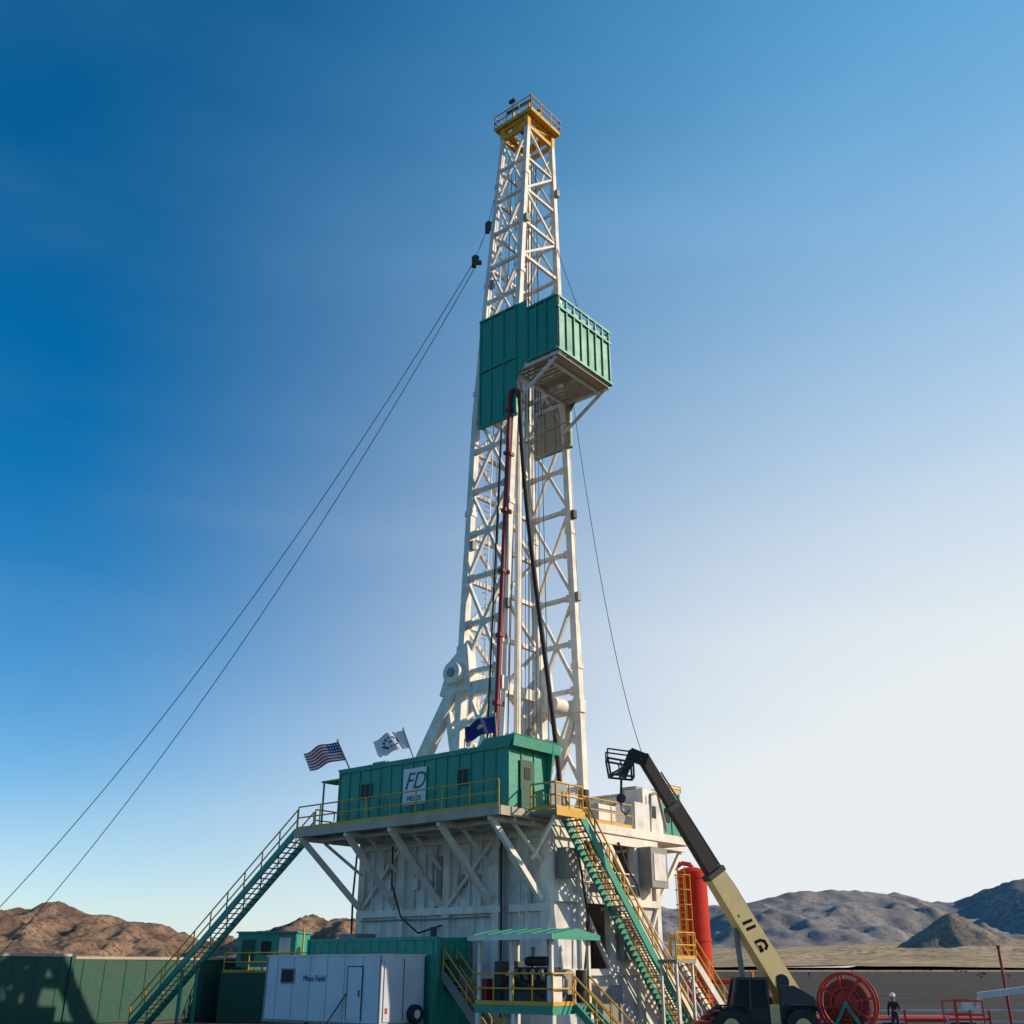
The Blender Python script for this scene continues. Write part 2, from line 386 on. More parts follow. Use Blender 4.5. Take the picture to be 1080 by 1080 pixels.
b.box((8.2,3.6,8.9),(10.8,8.1,11.2),STEEL); b.cyl((9.4,3.9,11.2),(9.4,7.8,11.2),.8,DARK,18)
b.box((1.0,1.6,8.9),(2.0,2.8,10.7),STEEL); b.cyl((.8,1.0,8.9),(.8,1.0,10.9),.16,DRED,12); b.cyl((.8,1.0,10.9),(.8,1.0,11.3),.28,DRED,12)
b.cyl((.5,3.4,8.9),(.5,3.4,10.4),.25,DARK,12); b.box((.4,4.4,8.9),(1.5,5.8,9.9),WHITE); b.cyl((.6,6.4,9.6),(1.2,6.4,9.6),.5,STEEL,16)
b.box((.3,7.3,8.9),(1.4,8.6,10.3),WALL); b.box((2.0,9.0,8.9),(3.2,10.4,10.6),STEEL)
b.tube([(.5,8.9,9),(.4,8.9,10.8),(.4,9.6,11.0),(.5,10.4,9.2)],.08,STEEL)
b.cyl((3.0,2.6,8.9),(3.2,2.6,12.2),.1,DRED,10); b.beam((3.2,2.6,12.2),(3.9,3.6,12.6),.12,.12,DRED)
b.finish()

# ----- near cabin
b = B("doghouse_cabin", rig)
u0,u1,v0,v1,z0,z1 = 0,10.66,-2.6,-.08,8.95,11.55
b.box((u0,v0,z0),(u1,v1,z1),GREEN)
b.box((u0-.08,v0-.08,z1),(u1+.08,v1+.06,z1+.09),GREEN)
n = 15
for i in range(n+1):
    u = u0+(u1-u0)*i/n; b.box((u-.03,v0-.045,z0),(u+.03,v0,z1),GREEN)
b.box((u0-.02,v0-.07,z0-.02),(u1+.02,v0-.001,z0+.14),GREEN); b.box((u0-.02,v0-.07,z1-.12),(u1+.02,v0-.001,z1-.001),GREEN)
for v in (v0,-1.75,-.9,-.1): b.box((u0-.05,v-.03,z0),(u0,v+.03,z1),GREEN)
b.prism([(-.42,v0-.1,11.9),(-.42,.55,11.9),(-.36,.55,11.45),(-.36,v0-.1,11.45)],(.05,0,0),GREEN)
b.prism([(-.06,v0-.09,11.4),(-.42,v0-.09,11.93),(1.3,v0-.09,11.93),(1.6,v0-.09,11.64)],(0,.05,0),GREEN)
b.prism([(-.06,-.03,9),(-.44,-.03,11.93),(.1,-.03,11.93),(.1,-.03,9)],(0,.06,0),GREEN)
b.prism([(-.06,v0-.1,11.4),(-.44,v0-.1,11.93),(-.44,.5,11.93),(-.06,.5,11.4)],(.04,0,.03),GREEN)
for u,z in ((8.7,10.45),(2.5,10.45)):
    b.box((u-.36,v0-.10,z-.36),(u+.36,v0-.05,z+.36),GREEN); b.box((u-.3,v0-.115,z-.3),(u+.3,v0-.101,z+.3),WINDOW)
    b.box((u-.015,v0-.122,z-.3),(u+.015,v0-.116,z+.3),STEEL)
b.box((-.09,-1.9,9.0),(-.052,-1.0,11.0),DGREEN); b.box((-.11,-1.65,10.2),(-.092,-1.25,10.7),WINDOW)
b.box((4.75,v0-.09,9.55),(6.2,v0-.055,11.15),LGREY)
b.box((u1+.1,v0+.1,11.2),(u1+1.5,v0+1.1,11.28),GREEN); b.cyl((u1+1.4,v0+.2,8.9),(u1+1.4,v0+.2,11.2),.05,GREEN,8)
b.box((8.6,-1.6,z1+.09),(9.5,-.8,z1+.45),STEEL); b.cyl((4,-1,z1),(4,-1,z1+1.0),.03,STEEL,6); b.box((3.0,-1.9,z1+.09),(3.5,-1.3,z1+.35),WALL)
b.finish()
RX = (math.radians(90), 0, math.radians(-40))
text("logo_letters", "FD", RW(5.47,v0-.1,10.55), RX, 1.05, LOGO, rig, .008, .35)
text("logo_caption", "FIELDS", RW(5.47,v0-.1,9.80), RX, .3, LOGO, rig, .008)
# far cabin
b = B("tool_house_cabin", rig)
u0,u1,v0,v1,z0,z1 = 1.65,7.0,11.75,13.7,8.85,11.45
b.box((u0,v0,z0),(u1,v1,z1),WHITE); b.box((u0-.06,v0-.05,z0),(u0-.002,v1+.05,z1+.02),GREEN)
b.box((u0-.1,v0-.1,z1+.021),(u1+.05,v1+.1,z1+.1),WHITE)
for i in range(8):
    u=u0+.3+i*.7; b.box((u-.03,v0-.05,z0),(u+.03,v0,z1),WHITE)
for v in (v0+.1,v0+1,v1-.1): b.box((u0-.11,v-.04,z0),(u0-.061,v+.04,z1),GREEN)
for u in (2.7,5.0): b.box((u-.35,v0-.08,10.0),(u+.35,v0-.051,10.7),WINDOW)
b.box((u0-.1,v0+.3,9.9),(u0-.062,v0+.8,10.5),WINDOW)
b.cyl((2.2,13.4,z1),(2.2,13.4,z1+.5),.18,DARK,10); b.box((3.4,12.2,z1+.1),(4.4,13.0,z1+.5),STEEL)
b.rail([(1.5,11.7,z1+.1),(1.5,13.7,z1+.1)],YEL,h=.3)
b.box((1.3,9.6,8.9),(2.4,11.4,11.3),WHITE); b.box((1.26,9.9,9.2),(1.29,11.1,11.0),WALL); b.box((1.24,10.3,9.9),(1.259,10.7,10.5),WINDOW)
b.finish()

# ----- stairs
st = group("metal_staircase", RW(18,-3,0))
b = B("flight", st)
b.stair((12.6,-3.45,8.85),(25.0,-3.45,0.05),(0,1.0,0))
u,z=(20.8,2.95)
b.beam((u,-3.4,z-.15),(u,-3.4,0),.12,.12,GREEN); b.beam((u,-2.5,z-.15),(u,-2.5,0),.12,.12,GREEN)
b.finish()
st2 = group("metal_staircase", RW(-1.2,4,0))
b = B("flight", st2)
b.stair((-1.55,.3,8.85),(-1.55,8.5,0.05),(.95,0,0),depth=.36,rr=.042)
b.box((-1.75,-1.6,8.7),(-.37,.3,8.85),STEEL)
b.box((-1.8,-1.65,8.6),(-1.75,.3,8.9),YEL)
b.rail([(-.4,-1.62,8.86),(-1.72,-1.62,8.86),(-1.72,.25,8.86)],YEL,r=.04,sp=.9)
b.beam((-1.6,-1.5,8.6),(-.1,-1.2,7.0),.12,.12,WHITE)
b.finish()
st3 = group("metal_staircase", RW(-3,9,0))
b = B("flight", st3)
b.stair((-.9,4.6,5.3),(-.9,10.3,.05),(.75,0,0),WHITE,WHITE)
b.stair((-3.0,6.4,3.2),(-3.0,10.0,.05),(.8,0,0),WHITE,YEL)
b.box((-3.1,4.8,3.05),(-2.15,6.4,3.2),STEEL); b.rail([(-3.1,4.8,3.2),(-3.1,6.4,3.2)],YEL)
for v in (4.9,6.2): b.beam((-3.0,v,0),(-3.0,v,3.05),.1,.1,WHITE); b.beam((-2.25,v,0),(-2.25,v,3.05),.1,.1,WHITE)
b.box((-1.0,3.6,5.15),(-.1,4.6,5.3),STEEL)
b.finish()
st4 = group("metal_staircase", RW(14,4,0))
b = B("flight", st4)
b.stair((12.1,3.0,6.0),(15.8,3.0,2.2),(0,.9,0),WHITE,YEL); b.box((15.8,2.8,2.0),(18,5.0,2.2),STEEL)
b.rail([(15.8,2.8,2.2),(18,2.8,2.2)],YEL)
for u in (16,17.8): b.beam((u,2.9,0),(u,2.9,2),.1,.1,STEEL); b.beam((u,4.9,0),(u,4.9,2),.1,.1,STEEL)
b.beam((12.1,3.45,0),(12.1,3.45,6),.14,.14,WHITE)
b.finish()

# ----- flags
def flag(name, u, v, zt, L, H, kind, lean):
    base = RW(u, v, 11.62); g = group(name, base)
    b = B("pole", g, WW)
    top = base+Vector((lean, .1, zt-11.62))
    b.cyl(base, top, .035, STEEL, 8, world=True); b.cyl(top, top+Vector((0,0,.07)), .05, YEL, 8, world=True); b.finish()
    b = B("cloth", g, WW)
    nx, ny = 26, 13; V = []
    for i in range(nx+1):
        for j in range(ny+1):
            s = i/nx; t = j/ny
            p = top+(base-top).normalized()*(.06+t*H)
            x = -L*s*.96; y = .16*math.sin(s*9+t*1.4)*(.3+s); z = -.30*L*s*s*.9-.1*s+.05*math.sin(s*11+2)*s
            V.append(p+Vector((x, y, z)))
    def idx(i,j): return i*(ny+1)+j
    for i in range(nx):
        for j in range(ny):
            if kind == 'us':
                m = FRED if j % 2 == 0 else FWHITE
                if i < 10 and j < 7: m = FWHITE if (i % 2 == 1 and j % 2 == 1) else BLUE
            elif kind == 'white':
                d = math.hypot((i-13)/7.5, (j-6)/4.2); m = BLUE if (.6 < d < .95 and (i+j)%3) or d < .2 else FWHITE
            else:
                d = math.hypot((i-13)/4, (j-6)/3); m = CREAM if d < .6 else BLUE
            b.add([V[idx(i,j)],V[idx(i+1,j)],V[idx(i+1,j+1)],V[idx(i,j+1)]], [(0,1,2,3)], m, True)
    b.finish()
flag("american_flag", 10.4,-2.2,13.1,1.75,1.0,'us',-.75)
flag("company_flag", 6.2,-2.0,13.15,1.5,.9,'white',-.6)
flag("state_flag", 1.15,-2.0,13.1,1.4,.75,'blue',-.1)

# ----- guy lines
def sagline(b, p, q, sag, r=.026, n=28, m=CABLE):
    P = [p.lerp(q, i/n)-Vector((0,0,4*sag*(i/n)*(1-i/n))) for i in range(n+1)]
    for a, c_ in zip(P[:-1], P[1:]): b.cyl(a, c_, r, m, 6, world=True)
g = group("guy_wire", Vector((-37,72,0)))
b = B("cables", g, WW)
top = RW(6.7,4.6,52.4); blk = Vector((-2.5,55.0,45.4)); blk0 = Vector((-1.65,55.0,48.2))
sagline(b, top, blk0, .1); sagline(b, blk0, blk, .05)
sagline(b, blk, Vector((-38.2,70,0.2)), 4.2); sagline(b, blk+Vector((.1,0,-.4)), Vector((-37.0,74.5,0.2)), 3.9)
for c_ in (blk, blk0):
    b.box(c_-Vector((.15,.15,.4)), c_+Vector((.15,.15,.3)), DARK); b.cyl(c_+Vector((.1,-.16,.2)), c_+Vector((.1,.16,.2)), .25, DARK, 12, world=True)
    b.box(c_+Vector((.1,-.1,-.2)), c_+Vector((.5,.1,.05)), DARK)
for x,y in ((-38.2,70),(-37,74.5)): b.box((x-.4,y-.4,-.2),(x+.4,y+.4,.4),STEEL)
b.finish()
g = group("guy_wire", RW(2,12.5,11.5))
b = B("cables", g, WW); sagline(b, RW(4.8,7.4,47.5), RW(2.2,12.8,11.6), 7.5, .022); sagline(b, RW(4.8,7.4,47.5), RW(1.3,8.2,34.6), .5, .022); b.finish()

# ================================================================== trailer
tr = group("utility_trailer", RW(8.7,-3.5,0))
b = B("trailer_body", tr)
u0,u1,v0,v1,z0,z1 = 4.8,12.2,-4.8,-2.35,.85,3.32
b.box((u0,v0,z0),(u1,v1,z1),TRAIL); b.box((u0-.03,v0-.03,z1),(u1+.03,v1+.03,z1+.07),WHITE); b.box((u0-.02,v0-.03,z0-.12),(u1+.02,v1+.03,z0-.001),STEEL)
for i in range(7): b.box((u0+i*1.1-.005,v0-.008,z0),(u0+i*1.1+.02,v0,z1),STEEL)
for u in (u0,u1-.08): b.box((u,v0-.03,z0),(u+.08,v0-.013,z1),STEEL)
b.box((10.2,v0-.05,2.25),(11.1,v0-.02,2.85),STEEL); b.box((10.26,v0-.065,2.31),(11.04,v0-.051,2.79),WINDOW)
b.box((5.9,v0-.04,.95),(6.75,v0-.02,2.9),TRAIL)
for q in ((5.86,.93,5.9,2.94),(6.75,.93,6.79,2.94)): b.box((q[0],v0-.05,q[1]),(q[2],v0-.02,q[3]),DARK)
b.box((5.9,v0-.05,2.9),(6.75,v0-.02,2.94),DARK); b.box((6.0,v0-.08,1.8),(6.05,v0-.041,2.05),DARK)
b.box((7.2,v0-.06,.3),(8.2,v0-.03,.8),STEEL)
b.tube([(6.8,v0-.05,1.9),(7.2,v0-.2,1.3),(7.7,v0-.3,.7),(8.3,v0-.3,.4)],.03,DARK)
for u in (8.2,9.15):
    for v in (v0+.1,v1-.1): b.cyl((u,v-.13,.4),(u,v+.13,.4),.4,BLACK,20); b.cyl((u,v-.15,.4),(u,v+.15,.4),.2,WALL,14)
b.box((u1,-3.65,.75),(u1+1.4,-3.5,.87),STEEL); b.cyl((u1+.9,-3.58,.0),(u1+.9,-3.58,.9),.05,STEEL,8)
for u in (u0+.3,u1-.3): b.cyl((u,v0+.2,0),(u,v0+.2,.8),.05,STEEL,8)
b.box((u0-.04,v0+.15,z0+.05),(u0-.001,v1-.15,z1-.1),TRAIL); b.box((u0-.055,-3.6,z0+.05),(u0-.041,-3.56,z1-.1),DARK)
b.cyl((u0-.3,-3.0,1.15),(u0-.06,-3.0,1.15),.36,BLACK,20); b.cyl((u0-.32,-3.0,1.15),(u0-.05,-3.0,1.15),.17,WALL,12)
for v in (-4.5,-2.6): b.box((u0-.06,v-.06,1.2),(u0-.041,v+.06,1.4),RED)
b.finish()
text("lettering", "Mesa Field", RW(8.9,v0-.03,2.45), RX, .34, BLUE, tr, .004)

# ================================================================== containers
def container(name, xf, L, W, H, mat, zb=.15, sp=.42, rim=None, rib=.045):
    g = group(name, xf(L/2, W/2, 0)); b = B("container_body", g, xf)
    b.box((0,0,zb),(L,W,zb+H),mat)
    for x in (0,L): 
        for y in (0,W): b.box((x-.07,y-.07,zb-.02),(x+.07,y+.07,zb+H+.03),mat)
    for y in (-.05,W+.001): b.box((.07,y,zb+H-.1),(L-.07,y+.049,zb+H+.04),rim or mat); b.box((.07,y,zb),(L-.07,y+.049,zb+.16),mat)
    n = int(L/sp)
    for i in range(n):
        x = (i+.5)*L/n
        b.prism([(x-.11,0,zb+.17),(x-.06,-rib,zb+.17),(x+.06,-rib,zb+.17),(x+.11,0,zb+.17)],(0,0,H-.28),mat)
    for x,sx in ((0,-1),(L,1)):
        for k in range(1,5): b.box((x,W*k/5-.04,zb+.1),(x+sx*.04,W*k/5+.04,zb+H-.1),mat)
    b.box((0,0,0),(L,.2,zb-.001),DARK); b.box((0,W-.2,0),(L,W,zb-.001),DARK)
    return g, b
ang = math.degrees(math.atan2(15, 9.7))
ux, uy = math.cos(math.radians(ang)), math.sin(math.radians(ang))
fx = frame(-25.3-ux*9, 55-uy*9, ang)
for k,(x0,L) in enumerate(((0,13.2),(13.3,13.6))):
    f2 = (lambda x0: (lambda x,y,z: fx(x0+x, y, z)))(x0)
    g, b = container("storage_container", f2, L, 2.5, 3.3-.12*k, DGREEN, .2, 1.3, rim=TAN, rib=.03)
    b.finish()
fc = lambda x,y,z: RW(4.3+x, -2.15+y, z)
g, b = container("storage_container", fc, 8.3, 1.9, 3.9, GREEN, .15, .55)
b.box((-.3,.5,2.0),(-.05,1.4,3.2),DGREEN); b.cyl((1.2,1,4.05),(1.2,1,4.5),.15,DARK,10); b.box((5.4,.3,4.05),(6.6,1.5,4.3),STEEL)
b.stair((-.1,.3,2.6),(-2.8,.3,.05),(0,.8,0),STEEL,YEL)
b.finish()
g = group("mud_tank_house", Vector((-14.6,66,0)))
f3 = frame(-16.4,66.4,-8)
b = B("house_body", g, f3)
b.box((0,0,2.9),(3.6,2.6,4.75),GREEN); b.box((-.1,-.1,4.75),(3.7,2.7,4.85),GREEN); b.box((-.6,-.6,0),(10,4,2.6),DGREEN)
b.box((.3,-.04,3.2),(1.1,-.001,4.4),DGREEN); b.box((1.5,-.04,3.6),(2.1,-.001,4.3),WINDOW); b.box((2.6,-.03,3.2),(3.3,-.001,4.5),WALL)
b.rail([(-.5,-.5,2.6),(10,-.5,2.6)],YEL,r=.04)
b.cyl((4.6,.8,2.6),(4.6,.8,4.3),.4,WALL,14); b.box((5.6,.2,2.6),(7.2,1.8,3.9),STEEL); b.cyl((8,.6,2.6),(8,.6,5.0),.06,YEL,8); b.cyl((4.0,.2,2.6),(4.0,.2,5.1),.05,YEL,8)
b.box((7.6,1,2.6),(9.6,2.4,4.2),GREEN); b.tube([(5,1,4),(5.8,1,4.4),(7.6,1,4.1)],.12,STEEL)
b.finish()

# ================================================================== generator skid with canopy
g = group("pump_skid_shelter", RW(-1.9,-3,0))
b = B("shelter_body", g)
u0,u1,v0,v1 = -3.5,.2,-4.3,-1.8
b.box((u0,v0,1.35),(u1,v1,1.62),GREEN); b.box((u0+.1,v0+.1,1.62),(u1-.1,v1-.1,1.66),STEEL)
for u in (u0+.1,(u0+u1)/2,u1-.1):
    for v in (v0+.1,v1-.1): b.box((u-.08,v-.08,0),(u+.08,v+.08,1.349),WHITE)
for u in (u0+.12,u0+2,u1-.12):
    for v in (v0+.12,v1-.12): b.beam((u,v,1.62),(u,v,3.9),.12,.12,WHITE)
b.prism([(u0-.2,v0-.2,3.9),(u0-.2,v1+.2,3.9),(u0-.2,v1+.2,4.0),(u0-.2,(v0+v1)/2,4.22),(u0-.2,v0-.2,4.0)],(u1-u0+.4,0,0),GREEN)
b.box((u0-.22,v0-.23,3.82),(u1+.22,v0-.201,4.01),WHITE); b.box((u0-.23,v0-.2,3.82),(u0-.201,v1+.2,3.99),GREEN)
for i in range(6):
    u=u0+.1+i*.7; b.prism([(u,v0-.2,4.01),(u,(v0+v1)/2,4.23),(u,(v0+v1)/2,4.26),(u,v0-.2,4.04)],(.05,0,0),GREEN)
b.rail([(u1,v0,1.62),(u0,v0,1.62),(u0,v0+1.2,1.62)],YEL,r=.035,sp=1.0); b.rail([(u1,v0,1.62),(u1,v1,1.62)],YEL,r=.035)
b.box((-3.0,-3.6,1.66),(-.6,-2.4,2.1),DARK); b.box((-2.6,-3.4,2.1),(-1.0,-2.6,2.9),BLACK); b.box((-.55,-3.7,1.7),(-.25,-2.3,3.1),DARK)
for i in range(4): b.cyl((-2.4+i*.4,-3.4,2.5),(-2.4+i*.4,-3.6,2.8),.1,STEEL,8)
b.cyl((-2.9,-3.0,2.4),(-3.3,-3.0,2.4),.42,STEEL,14); b.cyl((-1.5,-2.9,2.9),(-1.5,-2.9,3.6),.08,STEEL,8); b.cyl((-2.3,-3.0,3.1),(-1.3,-3.0,3.1),.17,BLACK,12)
b.tube([(-2.6,-3.7,1.9),(-2.0,-3.9,2.3),(-1.2,-3.8,2.6),(-.5,-3.9,2.1)],.05,BLACK); b.box((-3.4,-4.1,1.66),(-3.1,-3.6,2.6),WALL); b.box((-.2,-4.1,1.66),(.1,-3.5,2.5),DRED)
b.cyl((-3.3,-2.3,1.7),(-3.3,-2.3,2.8),.2,BLACK,12)
b.stair((u0,v0+1.3,1.6),(u0-1.9,v0+1.3,0.05),(0,.9,0),GREEN,YEL,depth=.24)
b.finish()

# ================================================================== red tank
g = group("red_separator_tank", Vector((9.95,60,0)))
b = B("tank_body", g, frame(9.95,60,0))
b.cyl((0,0,1.2),(0,0,7.7),.8,TRED,32)
for a_,r0,r1,h_ in ((7.7,.8,.64,.14),(7.84,.64,.35,.1),(7.94,.35,.05,.05)): b.cyl((0,0,a_),(0,0,a_+h_),r0,TRED,32,r2=r1)
for z in (1.3,4.2,7.4): b.cyl((0,0,z-.05),(0,0,z+.05),.84,TRED,32)
b.cyl((0,0,7.8),(0,0,8.1),.14,RED,12); b.tube([(0,0,8.1),(-.5,.2,8.2),(-.9,.3,7.9)],.12,RED)
for a_ in (-.7,.7): b.beam((a_,-.6,0),(a_*.9,-.4,1.6),.16,.16,RED); b.beam((a_,.6,0),(a_*.9,.4,1.6),.16,.16,RED)
for e in (-.88,-.48): b.beam((e-.05,-.95,.3),(e-.05,-.95,7.9),.07,.07,YEL)
for k in range(25): b.beam((-.93,-.95,.5+k*.3),(-.53,-.95,.5+k*.3),.04,.04,YEL)
for k in range(8):
    z=2.2+k*.75; b.tube([(-1.1,-.95,z),(-1.1,-1.4,z),(-.73,-1.6,z),(-.35,-1.4,z),(-.35,-.95,z)],.03,YEL,5)
for x,y in ((-1.1,-1.4),(-.73,-1.6),(-.35,-1.4)): b.cyl((x,y,2.2),(x,y,7.5),.025,YEL,5)
b.box((-1.6,-1.6,0),(1.6,1.2,.25),RED); b.tube([(.7,-.5,1.0),(1.6,-.9,1.0),(1.6,-.9,2.2),(.7,-.5,2.2)],.12,RED)
b.tube([(-.7,-.3,1.8),(-2.2,-.3,1.8),(-2.2,-.3,.3)],.1,RED); b.tube([(-.6,0,4.4),(-1.4,.2,4.4),(-1.4,.2,.3)],.08,YEL)
b.finish()

# ================================================================== telehandler
P = Vector((11.35,47.3,2.15)); T = Vector((5.65,45.4,11.45))
g = group("telescopic_handler", Vector((10,47.3,0)))
b = B("boom", g, WW)
d = (T-P)
q = lambda t: P+d*t
b.beam(q(-.05), q(.47), .62, .95, CREAM, .58, .8)
b.beam(q(.465), q(.485), .66, .88, DARK)
b.beam(q(.48), q(.76), .46, .60, BLACK, .44, .56); b.beam(q(.755), q(.775), .5, .64, DARK)
b.beam(q(.77), q(.99), .36, .46, BLACK)
b.cyl(P+Vector((-1.6,-.1,-.7)), q(.28)+Vector((-.3,0,-.35)), .12, STEEL, 12, world=True)
b.cyl(q(.02)+Vector((0,-.4,0)), q(.02)+Vector((0,.4,0)), .3, DARK, 16, world=True)
nrm = Vector((d.z,0,-d.x)).normalized()
b.tube([q(.1)+nrm*.5, q(.4)+nrm*.5, q(.5)+nrm*.42, q(.9)+nrm*.35], .04, DARK)
h = q(.99)
b.beam(h+Vector((.2,0,-.2)), h+Vector((-.55,0,.1)), .4,.5, BLACK)
b.beam(h+Vector((-.4,0,.2)), h+Vector((-.9,0,-.9)), .3,.35, DARK)
for yy in (-.45,.45):
    A0 = h+Vector((-.45,yy,-.35)); A1 = h+Vector((-1.55,yy,-.15)); B0 = h+Vector((-.45,yy,-.95)); B1=h+Vector((-1.45,yy,-.85))
    for a_,c_ in ((A0,A1),(B0,B1),(A0,B0),(A1,B1),(A0,B1)): b.beam(a_,c_,.08,.08,DARK)
    b.beam(A0.lerp(A1,.5),B0.lerp(B1,.5),.06,.06,DARK)
    b.beam(A1+Vector((0,0,.4)),A0+Vector((0,0,.45)),.06,.06,DARK); b.beam(A1,A1+Vector((0,0,.4)),.06,.06,DARK)
for o in (Vector((-.45,0,-.35)),Vector((-1.55,0,-.15)),Vector((-.45,0,-.95)),Vector((-1.45,0,-.85)),Vector((-1.0,0,-.9))):
    b.beam(h+o+Vector((0,-.45,0)),h+o+Vector((0,.45,0)),.08,.08,DARK)
b.beam(h+Vector((-.95,0,-.95)), h+Vector((-1.0,0,-1.7)),.1,.1,DARK); b.cyl(h+Vector((-1.0,-.1,-1.8)),h+Vector((-1.0,.1,-1.8)),.2,DARK,14,world=True)
b.tube([h+Vector((-1.0,0,-2.0)),h+Vector((-1.0,0,-2.3)),h+Vector((-.8,0,-2.5)),h+Vector((-.65,0,-2.3))],.05,STEEL)
b.finish()
xax = -d.normalized(); yax = Vector((-xax.z,0,xax.x)).normalized(); yax = (yax-xax*yax.dot(xax)).normalized(); zax = xax.cross(yax)
if zax.y > 0: yax = -yax; zax = -zax
# painted fleet lettering built as thin strokes on the boom side
b = B("boom_lettering", g, WW)
LO = q(.22)+zax*.325
def stroke(pts):
    for p0, p1 in zip(pts[:-1], pts[1:]):
        A = LO+xax*(p0[0]+.18*p0[1])+yax*p0[1]; C = LO+xax*(p1[0]+.18*p1[1])+yax*p1[1]
        dd = (C-A).normalized(); sd_ = zax.cross(dd).normalized()*.06; A -= dd*.045; C += dd*.045
        V8 = [A-sd_, A+sd_, C+sd_, C-sd_]
        b.add(V8+[v_+zax*.02 for v_ in V8], [(3,2,1,0),(4,5,6,7),(0,1,5,4),(1,2,6,5),(2,3,7,6),(3,0,4,7)], BLACK)
stroke([(-.55,.26),(-.55,-.2),(-.66,-.28),(-.82,-.28),(-.9,-.12)])
stroke([(-.28,.26),(-.28,-.26),(.1,-.26)])
stroke([(.72,.16),(.62,.27),(.42,.27),(.32,.14),(.32,-.14),(.42,-.27),(.62,-.27),(.72,-.16),(.72,0),(.54,0)])
b.finish()
b = B("chassis", g, WW)
X0,X1,Y0,Y1 = 8.1,12.5,46.1,48.5
b.box((X0+.2,Y0+.35,.6),(X1-.1,Y1-.35,1.25),DARK); b.box((X0+.1,Y0+.5,.5),(X1,Y1-.5,.599),DARK)
b.prism([(X1-1.5,Y0+.3,1.25),(X1,Y0+.3,1.25),(X1-.1,Y0+.3,1.75),(X1-.9,Y0+.3,2.2),(X1-1.5,Y0+.3,2.2)],(0,.35,0),DARK)
b.prism([(X1-1.5,Y1-.7,1.25),(X1,Y1-.7,1.25),(X1-.1,Y1-.7,1.75),(X1-.9,Y1-.7,2.2),(X1-1.5,Y1-.7,2.2)],(0,.35,0),CREAM)
b.box((X0+1.7,Y1-.9,1.25),(X1-1.6,Y1-.3,1.75),DARK); b.box((X0+2.4,Y0+.2,.8),(X1-1.6,Y0+.34,1.5),CREAM)
cx0,cx1,cy0,cy1 = X0+.85,X0+2.35,Y0+.15,Y0+1.15
b.box((cx0,cy0,.85),(cx1,cy1,1.4),BLACK)
b.prism([(cx0+.05,cy0+.04,1.4),(cx1-.05,cy0+.04,1.4),(cx1-.05,cy0+.04,2.42),(cx0+.3,cy0+.04,2.42)],(0,.92,0),WINDOW)
b.box((cx0+.25,cy0-.03,2.42),(cx1+.02,cy1+.03,2.52),DARK)
for a_,c_ in (((cx0+.02,1.4),(cx0+.27,2.45)),((cx1,1.4),(cx1,2.45)),((cx0+.75,1.4),(cx0+.8,2.45))):
    for y in (cy0,cy1): b.beam((a_[0],y,a_[1]),(c_[0],y,c_[1]),.09,.09,DARK)
b.cyl((cx0+1,cy0+.4,2.52),(cx0+1,cy0+.4,2.7),.09,ORANGE,10); b.box((cx0-.3,cy0+.2,1.2),(cx0,cy0+.5,1.4),ORANGE)
b.box((X0-.5,Y0+.5,.35),(X0+.2,Y1-.5,.85),RED); b.beam((X0-.4,Y0+.3,1.0),(X0+.3,Y0+.6,1.2),.15,.15,RED)
for x in (X0+.75,X1-.75):
    for y in (Y0,Y1-.42):
        b.cyl((x,y,.68),(x,y+.42,.68),.68,BLACK,28); b.cyl((x,y-.02,.68),(x,y+.44,.68),.33,CREAM,18); b.cyl((x,y-.05,.68),(x,y+.46,.68),.13,DARK,12)
        for k in range(16):
            a_=2*math.pi*k/16; c_=Vector((x+math.cos(a_)*.69,y+.21,.68+math.sin(a_)*.69)); b.beam(c_-Vector((0,.2,0)),c_+Vector((math.cos(a_+1.57)*.06,.2,math.sin(a_+1.57)*.06)),.09,.07,BLACK)
    b.prism([(x-.8,Y0-.03,1.2),(x-.5,Y0-.03,1.45),(x+.5,Y0-.03,1.45),(x+.8,Y0-.03,1.2),(x+.8,Y0-.03,1.26),(x+.5,Y0-.03,1.5),(x-.5,Y0-.03,1.5),(x-.8,Y0-.03,1.26)],(0,.5,0),BLACK)
b.finish()

# ================================================================== hose reel
g = group("hose_reel", Vector((14.2,48,0)))
f4 = frame(14.2,48,-24)
b = B("reel", g, f4)
cz=1.5
for y in (-.5,.5):
    n=36
    for k in range(n):
        a0,a1=2*math.pi*k/n,2*math.pi*(k+1)/n
        b.beam((1.16*math.cos(a0),y,cz+1.16*math.sin(a0)),(1.16*math.cos(a1),y,cz+1.16*math.sin(a1)),.11,.11,RED)
        b.beam((.62*math.cos(a0),y,cz+.62*math.sin(a0)),(.62*math.cos(a1),y,cz+.62*math.sin(a1)),.07,.07,RED)
    for k in range(8):
        a_=2*math.pi*k/8+.2; b.beam((.15*math.cos(a_),y,cz+.15*math.sin(a_)),(1.14*math.cos(a_),y,cz+1.14*math.sin(a_)),.09,.09,RED)
b.cyl((0,-.48,cz),(0,.48,cz),.5,RED,24); b.cyl((0,-.75,cz),(0,.75,cz),.1,STEEL,12)
for k in range(9): b.cyl((0,-.44+k*.1,cz),(0,-.36+k*.1,cz),.92+.03*(k%2),DRED,28)
for y in (-.7,.7):
    b.beam((-.9,y,0),(0,y,cz),.12,.12,GREEN); b.beam((.9,y,0),(0,y,cz),.12,.12,GREEN); b.beam((-1.1,y,.06),(1.1,y,.06),.12,.12,GREEN); b.beam((-.5,y,.7),(.5,y,.7),.09,.09,GREEN)
for x in (-1,1): b.beam((x,-.7,.06),(x,.7,.06),.11,.11,GREEN)
b.finish()

